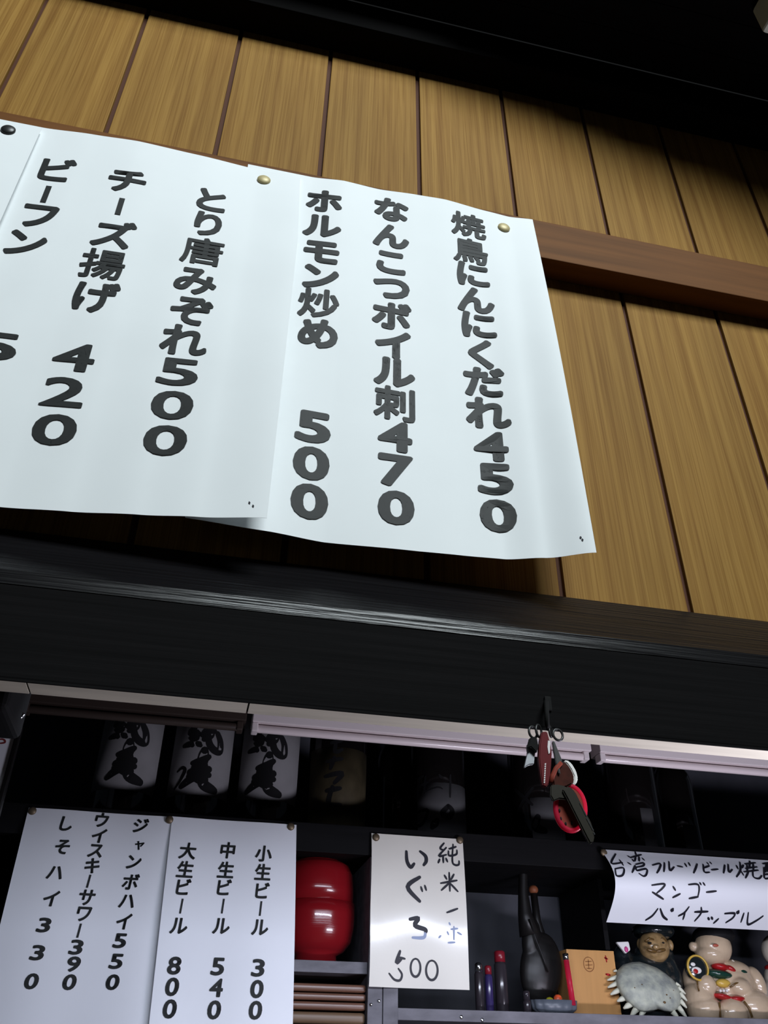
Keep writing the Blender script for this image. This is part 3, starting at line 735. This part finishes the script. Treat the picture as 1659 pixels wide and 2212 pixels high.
# small slate dish with coloured bits
dx, dy = at(1205, 2180, 1.372).x, 1.385
bmv, fv = [], []
n = 72
pr = [(0, .0015), (.026, 0.0), (.034, .006), (.036, .0175), (.0335, .0175), (.030, .006), (0, .0035)]
for i in range(n):
    a = 2 * math.pi * i / n
    sc_r = 1 + .06 * abs(math.cos(a * 6))
    for (r, h) in pr: bmv.append((dx + r * sc_r * math.cos(a), dy + .55 * r * sc_r * math.sin(a), ZC + h))
for i in range(n):
    j = (i + 1) % n
    for q in range(len(pr) - 1): fv.append((i * len(pr) + q, j * len(pr) + q, j * len(pr) + q + 1, i * len(pr) + q + 1))
tag(obj('scalloped_dish', pydata('scalloped_dish', bmv, fv, True), M['slate']), 'small slate grey scalloped dish under the ladle', 'dish')
p = at(1206, 2167, 1.384)
tag(blob('bead', [((p.x, 1.384, ZC + .0195), (.0068, .006, .0065))], M['orange'], None, .001), 'bright orange bead lying in the scalloped dish', 'bead')
p = at(1188, 2167, 1.384)
tag(blob('bead', [((p.x, 1.384, ZC + .0175), (.0062, .005, .0045))], M['yellow_green'], None, .001), 'yellow green bead lying in the scalloped dish', 'bead')
# pink stick
a = at(1223, 2074, 1.376); b = at(1238, 2172, 1.372)
t = empty('pink_stick', b); tag(t, 'glowing pink plastic stick leaning on the wooden box', 'stick')
tube('shaft', [a, b], .0042, M['pink_clear'], t, 12)
tube('cap', [a + (a - b).normalized() * .009, a], .0047, M['chrome'], t, 12)
# masu box
xl_, xr_ = at(1230, 2120, 1.412).x, at(1334, 2120, 1.412).x
zt_ = at(1270, 2052, 1.412).z
t = empty('wooden_masu', ((xl_ + xr_) / 2, 1.43, ZC)); tag(t, 'square pale wooden box with burnt round stamp beside the pink stick', 'box')
for (x0, x1, y0, y1) in ((xl_, xr_, 1.412, 1.420), (xl_, xr_, 1.482, 1.490), (xl_, xl_ + .008, 1.420, 1.482), (xr_ - .008, xr_, 1.420, 1.482)):
    box('side_board', x0, x1, y0 + .0001, y1 - .0001, ZC, zt_, M['masu'], t, .0007)
box('base_board', xl_ + .008, xr_ - .008, 1.420, 1.482, ZC, ZC + .006, M['masu'], t)
cst = at(1272, 2083, 1.4115)
def flat(x, z): return (x, 1.4115, z)
kk = mpp(1270, 2080, 1.39)
def mk(cx, cy, pts): return [(cst.x + (cx + a) * kk, cst.z - (cy + b) * kk) for a, b in pts]
ribbon([(mk(0, 0, circle(0, 0, 12, 14)), .0011), (mk(0, 0, [(-7, -5), (7, -6)]), .001), (mk(0, 0, [(-8, 2), (8, 1)]), .001), (mk(0, 0, [(0, -9), (-1, 9)]), .001), (mk(0, 0, [(-6, 8), (6, 8)]), .001)], flat, 'stamp', M['stamp'], t)
ribbon([(mk(42, -14, [(-3, 0), (4, 2)]), .002), (mk(42, -14, [(0, -4), (1, 8)]), .002), (mk(42, 18, [(-4, 0), (5, 1)]), .003)], flat, 'stamp', M['red_paint'], t)

# ------------------------------------------------------------------ figurines
def E(px, py, y, rx, ry, rd, tilt=0.0):
    kk = mpp(px, py, y)
    return (at(px, py, y), (rx * kk, rd, ry * kk), tilt)
def PX(l, y): return [at(a, b, y) for a, b in l]

# dark glazed man
yd = 1.46
t = empty('glazed_figurine', (at(1400, 2150, yd).x, yd, ZC)); tag(t, 'dark glazed figurine of a man with tan bearded face behind the spiny shell', 'figurine', 'ceramic figurines')
zc_p = 2196
blob('robe', [E(1398, 2150, yd, 70, 60, .040), E(1398, 2105, yd, 68, 42, .036), E(1345, 2100, yd - .005, 26, 55, .02, .15), E(1450, 2110, yd - .005, 20, 50, .02, -.12), E(1412, 2065, yd, 44, 30, .03)], M['dark_glaze'], t, .002)
hd = blob('head', [E(1413, 2046, yd - .022, 33, 32, .024), E(1384, 2040, yd - .010, 8, 12, .008), E(1447, 2042, yd - .010, 7, 12, .008)], M['face'], t, .0014)
blob('hat', [E(1410, 2012, yd - .005, 46, 20, .034), E(1412, 2004, yd, 34, 22, .026)], M['dark_glaze'], t, .0016)
yb = yd - .046
blob('nose', [E(1417, 2046, yb + .001, 8, 5.5, .006)], M['face'], hd, .0008)
for (px, s) in ((1403, -1), (1431, 1)):
    tube('eyebrow', PX([(px - 9, 2031 + (2 if s < 0 else -1)), (px, 2027), (px + 9, 2031 + (2 if s > 0 else -1))], yb + .004), .0016, M['brown_line'], hd, 8)
    blob('eye', [E(px, 2037, yb + .003, 5, 2.5, .003)], M['brush'], hd, .0006)
blob('moustache', [E(1408, 2054, yb + .001, 12, 4, .004, .2), E(1428, 2053, yb + .001, 12, 4, .004, -.2)], M['brown_line'], hd, .0008)
ct = PX([(1332, 2035), (1358, 2034), (1362, 2052), (1352, 2060)], yd - .030)
pn = prism('white_fan', ct, .006, M['white_glaze'], t, .0008)
blob('fan_mark', [E(1353, 2051, yd - .031, 4.5, 6, .002)], M['pink'], pn, .0006)
# stand of the figurine
blob('base', [E(1405, 2188, yd - .03, 62, 12, .03)], M['dark_glaze'], t, .0016)

# spiny shell leaning in front of it
ysh = 1.386
k5 = 210 / 1659
outl = [(330, 850), (440, 740), (600, 697), (720, 690), (850, 730), (1010, 790), (1150, 880), (1290, 990), (1400, 1130), (1435, 1260), (1440, 1370), (1400, 1480), (1280, 1560), (1150, 1540), (1040, 1498), (960, 1530), (800, 1568), (690, 1530), (580, 1440), (470, 1350), (380, 1220), (320, 1090), (300, 980)]
def lean(px, py): return ysh + .0 + (2205 - py) * .00022
def shp(a, b, dy=0.0):
    px, py = 1290 + k5 * a, 1990 + k5 * b
    return at(px, py, lean(px, py) + dy)
t = empty('spiny_shell', shp(850, 1560)); tag(t, 'grey dried shell with a row of pale spines propped before the dark figurine', 'shell')
cx_, cy_ = 850, 1180
rings = 14; v, f = [], []
n = len(outl)
# densify outline
dn = []
for (a, b), (c2, d2) in zip(outl, outl[1:] + outl[:1]):
    for q in range(3): dn.append((a + (c2 - a) * q / 3, b + (d2 - b) * q / 3))
n = len(dn)
for r in range(rings):
    s = 1 - r / rings
    for (a, b) in dn:
        h = .024 * math.sqrt(max(0, 1 - s * s)) 
        g = .0009 * math.cos((cy_ + (b - cy_) * s - 700) / 48.0) * (1 - s ** 4)
        v.append(shp(cx_ + (a - cx_) * s, cy_ + (b - cy_) * s, -h + g))
v.append(shp(cx_, cy_, -.024 + .0009 * math.cos((cy_ - 700) / 48.0))); top = len(v) - 1
for r in range(rings - 1):
    for i in range(n):
        j = (i + 1) % n; f.append((r * n + i, r * n + j, (r + 1) * n + j, (r + 1) * n + i))
for i in range(n): f.append(((rings - 1) * n + i, (rings - 1) * n + (i + 1) % n, top))
b0 = len(v)
for (a, b) in dn: v.append(shp(a, b, .004))
for i in range(n): f.append((i, (i + 1) % n, b0 + (i + 1) % n, b0 + i))
f.append(tuple(b0 + i for i in range(n)))
obj('carapace', pydata('carapace', v, f, True), M['shell'], t)
sp = [((330, 842), (275, 855), 18), ((330, 955), (170, 1005), 30), ((345, 1055), (180, 1130), 32), ((385, 1165), (225, 1250), 36), ((475, 1300), (340, 1365), 38), ((575, 1405), (450, 1490), 42), ((680, 1485), (575, 1610), 44), ((790, 1530), (722, 1640), 38),
      ((1340, 1060), (1430, 1112), 22), ((1380, 1130), (1508, 1240), 30), ((1410, 1225), (1535, 1362), 32), ((1415, 1350), (1528, 1480), 34), ((1385, 1460), (1535, 1655), 38), ((1285, 1540), (1400, 1665), 38)]
for (a, b, wd) in sp:
    pa, pb = shp(a[0], a[1], -.001), shp(b[0], b[1], .0)
    kk = mpp(1400, 2150, ysh) * k5
    mid = pa.lerp(pb, .55)
    tube('spine', [pa, mid, pb], 1, M['spine'], t, 8, radii=[wd * 1.3 * kk, wd * 1.0 * kk, wd * .38 * kk])
for (a, b, r_) in ((720, 800, 16), (765, 1080, 14), (640, 1135, 15), (1185, 1255, 18), (1150, 1385, 26), (1245, 1310, 14), (1300, 1180, 12)):
    s = max(abs(a - cx_) / 560, abs(b - cy_) / 440)
    h = .024 * math.sqrt(max(0, 1 - min(1, s) ** 2))
    c = shp(a, b, -h - .0002); q = r_ * mpp(1400, 2150, ysh) * k5
    blob('dark_spot', [(c, (q, .0012, q * .8))], M['brown_line'], t, .0007, 2)

# cream ceramic figure
yc2 = 1.445
t = empty('cream_figurine', (at(1570, 2150, yc2).x, yc2, ZC)); tag(t, 'cream ceramic figurine with black hair, green collar and round belly', 'figurine', 'ceramic figurines')
blob('body', [E(1572, 2130, yc2, 66, 48, .034), E(1570, 2098, yc2, 55, 24, .028), E(1510, 2165, yc2 - .012, 34, 40, .030), E(1523, 2182, yc2 - .020, 40, 28, .030), E(1622, 2175, yc2 - .018, 48, 36, .034), E(1497, 2120, yc2 - .004, 20, 34, .02), E(1632, 2125, yc2 - .004, 18, 34, .02, -.2),
              E(1525, 2128, yc2 - .026, 22, 22, .016), E(1598, 2134, yc2 - .028, 26, 20, .017), E(1583, 2188, yc2 - .030, 32, 30, .022)], M['ceramic'], t, .0018, 5)
hd = blob('head', [E(1541, 2046, yc2 - .012, 38, 36, .030), E(1538, 2062, yc2 - .014, 36, 22, .026), E(1497, 2045, yc2 - .002, 9, 10, .008), E(1545, 2080, yc2 - .004, 30, 14, .02)], M['ceramic'], t, .0015, 5)
blob('hair', [E(1541, 2022, yc2 - .006, 44, 22, .036), E(1541, 2040, yc2 + .010, 43, 34, .024)], M['brush'], t, .0016)
yf = yc2 - .0435
blob('mouth', [E(1546, 2042, yf + .002, 7, 3.2, .002)], M['lip'], hd, .0005)
# collars and painted bands
blob('green_collar', [E(1552, 2106, yc2 - .018, 34, 11, .018, .12), E(1590, 2102, yc2 - .010, 26, 12, .018)], M['green_glaze'], t, .0014)
blob('red_scarf', [E(1555, 2089, yc2 - .022, 19, 8, .012, .1), E(1575, 2094, yc2 - .020, 14, 7, .012, .45)], M['red_paint'], t, .0012)
prism('collar_point', PX([(1582, 2072), (1596, 2083), (1582, 2090)], yc2 - .020), .006, M['ceramic_pale'], t, .0008)
blob('yellow_bib', [E(1562, 2124, yc2 - .029, 17, 9, .008)], M['yellow'], t, .0010)
for px in (1556, 1563, 1570):
    blob('bib_bead', [E(px, 2140, yc2 - .036, 3, 3.4, .003)], M['white_glaze'], t, .0005)
blob('red_sash', [E(1560, 2153, yc2 - .030, 22, 6, .012, .16), E(1590, 2158, yc2 - .034, 20, 6.5, .012, -.05)], M['red_paint'], t, .0010)
for pts in ([(1506, 2118), (1507, 2130), (1510, 2141)], [(1577, 2132), (1590, 2124), (1606, 2122), (1617, 2132), (1621, 2146)]):
    tube('glaze_line', PX(pts, yc2 - .040), .0014, M['brown_line'], t, 8)
for pts in ([(1554, 2165), (1555, 2180), (1556, 2198)], [(1607, 2163), (1618, 2177), (1625, 2198)]):
    tube('glaze_line', PX(pts, yc2 - .048), .0018, M['brown_line'], t, 8)
dp = at(1505, 2091, yc2 - .030)
kk = mpp(1505, 2091, yc2)
drum = lathe('drum', [(0, 0), (20 * kk, 0), (23 * kk, .002), (24 * kk, .010), (20 * kk, .014), (0, .014)], (dp.x, dp.y - .004, dp.z), M['dark_glaze'], t, 30, 'y')
lathe('drum_rim', [(21 * kk, -.001), (24.5 * kk, -.001), (25 * kk, .003), (22 * kk, .003), (21 * kk, -.001)], (dp.x, dp.y - .004, dp.z), M['yellow'], drum, 30, 'y')
blob('drum_mark', [E(1505, 2096, yc2 - .0345, 12, 7, .0015)], M['white_glaze'], drum, .0006)
blob('drum_mark', [E(1503, 2098, yc2 - .036, 6, 5, .0015)], M['red_paint'], drum, .0006)
blob('drum_mark', [E(1497, 2083, yc2 - .0345, 6, 4, .0015)], M['white_glaze'], drum, .0006)
# third figure at the frame's edge
y3 = 1.45
t = empty('pale_figurine', (at(1690, 2150, y3).x, y3, ZC)); tag(t, 'pale figurine with red collar cut off by the right edge', 'figurine', 'ceramic figurines')
blob('body', [E(1692, 2160, y3, 46, 48, .034), E(1690, 2120, y3, 38, 40, .028)], M['ceramic_pale'], t, .0018)
blob('head', [E(1686, 2055, y3 - .006, 40, 36, .030)], M['ceramic_pale'], t, .0018)
blob('red_collar', [E(1686, 2090, y3 - .006, 34, 9, .026)], M['red_paint'], t, .0014)

# ================================================================== KEYS on the beam
yk = .5065
kx0, ky0, kk = 1100, 1550, 220 / 1622
def KP(l, y=yk): return [at(kx0 + kk * a, ky0 + kk * b, y) for a, b in l]
t = empty('key_bunch', at(1182, 1560, yk)); tag(t, 'bunch of keys with red strap and pink oval tag hanging from the beam', 'keys')
mm_ = mpp(1200, 1650, yk) * kk
tube('hook', [at(1180, 1515, .5115), at(1180, 1520, .505), at(1181, 1540, .502), at(1182, 1566, .5025), at(1184, 1574, .506), at(1184, 1568, .5095)], .0016, M['black_matte'], t, 10)
box('hook_plate', at(1174, 1500, .512).x, at(1188, 1500, .512).x, .5105, .5124, at(1180, 1535, .512).z, at(1180, 1505, .512).z, M['black_matte'], t, .0008)
for (cx2, cy2, rr, ti) in ((378, 235, 95, .6), (470, 215, 100, .9), (775, 275, 92, .3), (660, 230, 80, 1.1)):
    c = KP([(cx2, cy2)])[0]; pts = []
    for i in range(24):
        an = 2 * math.pi * i / 24
        pts.append(c + Vector((rr * mm_ * math.cos(an) * math.cos(ti), rr * mm_ * math.cos(an) * math.sin(ti) * .5, rr * mm_ * math.sin(an))))
    tube('key_ring', pts, .00085, M['steel_dark'], t, 8, closed=True)
st = prism('strap', KP([(520, 225), (608, 218), (660, 420), (682, 560), (672, 760), (645, 1040), (592, 1108), (535, 1085), (500, 880), (475, 640), (485, 430)], yk - .004), .004, M['strap'], t, .0006)
prism('strap_edge', KP([(618, 365), (655, 375), (650, 560), (628, 580), (610, 470)], yk - .0046), .0008, M['strap_white'], st)
for i in range(9):
    yy = 730 + i * 36; xx = 578 - i * 2
    prism('strap_print', KP([(xx - 10, yy), (xx + 10, yy - 4), (xx + 8, yy + 22), (xx - 12, yy + 24)], yk - .0045), .0007, M['strap_white'], st)
prism('silver_fob', KP([(395, 300), (445, 330), (430, 500), (405, 660), (400, 740), (320, 752), (245, 798), (300, 560), (285, 440)], yk + .001), .003, M['silver'], t, .0006)
prism('black_fob', KP([(330, 320), (440, 300), (470, 460), (440, 560), (350, 470), (295, 480)], yk - .0025), .003, M['black_matte'], t, .0006)
# leather tab; its pale edge is backlight put into colour
prism('leather_tab', KP([(850, 700), (930, 735), (1010, 850), (1045, 960), (1020, 1050), (930, 1100), (800, 1130), (700, 1090), (690, 960), (760, 800)], yk - .003), .005, M['leather'], t, .001)
prism('tab_edge_light', KP([(872, 690), (925, 672), (1000, 730), (1070, 850), (1100, 970), (1075, 1050), (1020, 1085), (1035, 1010), (1030, 920), (985, 820), (930, 740)], yk - .001), .006, M['edge_light'], t, .0006)
tube('red_cord', KP([(820, 720), (740, 820), (690, 930), (665, 1035)], yk - .004), .0016, M['tag_face'], t, 8)
# pink oval tag: translucent rim around a dull face
ov = []
for i in range(40):
    an = 2 * math.pi * i / 40
    ex, ey = 262 * math.cos(an), 388 * math.sin(an); ro = math.radians(-6)
    ov.append((972 + ex * math.cos(ro) - ey * math.sin(ro), 1448 + ex * math.sin(ro) + ey * math.cos(ro)))
tg = prism('tag_face', KP([(972 + (a - 972) * .86, 1448 + (b - 1448) * .88) for a, b in ov], yk - .0005), .003, M['tag_face'], t)
tube('tag_rim', KP([(972 + (a - 972) * .88, 1448 + (b - 1448) * .91) for a, b in ov], yk + .0005), 42 * mm_, M['pink_clear'], t, 10, closed=True)
for (a, b) in ((822, 1610), (900, 1690), (995, 1680), (800, 1480)):
    c = KP([(a, b)], yk - .0008)[0]; blob('tag_mark', [(c, (.0007, .0005, .0012))], M['brush'], tg, .0002, 1)
# keys
prism('key', KP([(850, 1150), (960, 1085), (1060, 1180), (1225, 1520), (1300, 1640), (1372, 1860), (1345, 1990), (1290, 2008), (1230, 1900), (1080, 1600), (930, 1300)], yk - .0075), .0035, M['key'], t, .0008)
prism('key', KP([(660, 1080), (760, 1060), (900, 1090), (980, 1180), (930, 1300), (800, 1290), (710, 1330), (660, 1240)], yk - .0055), .003, M['key'], t, .0006)
kg = prism('key', KP([(690, 380), (720, 370), (850, 690), (800, 760), (820, 900), (790, 890), (740, 700)], yk - .005), .002, M['steel_dark'], t, .0004)
prism('key_edge', KP([(1120, 1360), (1135, 1365), (1240, 1560), (1225, 1575)], yk - .0079), .0008, M['chrome'], t)
prism('key_edge', KP([(1225, 1600), (1245, 1605), (1350, 1795), (1330, 1800)], yk - .0079), .0008, M['chrome'], t)
prism('key_edge', KP([(1335, 1830), (1355, 1825), (1372, 1860), (1350, 1860)], yk - .0079), .0008, M['chrome'], t)

# ================================================================== left edge of the frame
t = empty('framed_notice', at(10, 1700, 1.20)); tag(t, 'white notice in a black frame cut off by the left edge', 'notice')
yn = 1.20
xr_n = at(36, 1578, yn).x; zt_n = at(20, 1576, yn).z
zb_n = at(-20, 1840, yn).z - .04
xl_n = xr_n - .15
nb = box('notice_paper', xl_n + .002, xr_n, yn, yn + .001, zb_n, zt_n, M['paper_low'], t)
box('frame_side', xr_n, xr_n + .0065, yn - .004, yn + .008, zb_n - .006, zt_n + .007, M['black_gloss'], t, .0015)
box('frame_side', xl_n - .0045, xl_n + .002, yn - .004, yn + .008, zb_n - .006, zt_n + .007, M['black_gloss'], t, .0015)
box('frame_top', xl_n + .002, xr_n, yn - .004, yn + .008, zt_n, zt_n + .007, M['black_gloss'], t, .0015)
box('frame_bottom', xl_n + .002, xr_n, yn - .004, yn + .008, zb_n - .006, zb_n, M['black_gloss'], t, .0015)
p = at(6, 1602, yn)
ribbon([([(p.x - .008, p.z + .002), (p.x, p.z + .003), (p.x + .003, p.z - .001), (p.x - .004, p.z - .003)], .0022)], lambda x, z: (x, yn - .0003, z), 'red_mark', M['seal'], nb)
yh = .575
t = empty('black_bracket', at(20, 1500, yh)); tag(t, 'black rounded bracket under the left end of the beam', 'bracket')
a = at(58, 1480, yh)
box('bracket_block', a.x - .10, a.x, .537, .60, at(30, 1532, .537).z, .2615, M['black_matte'], t, .006, 4)
tube('chrome_handle', PX([(-30, 1540), (0, 1534), (18, 1538), (32, 1548), (40, 1553), (52, 1542)], .585), .0016, M['chrome'], t, 8)
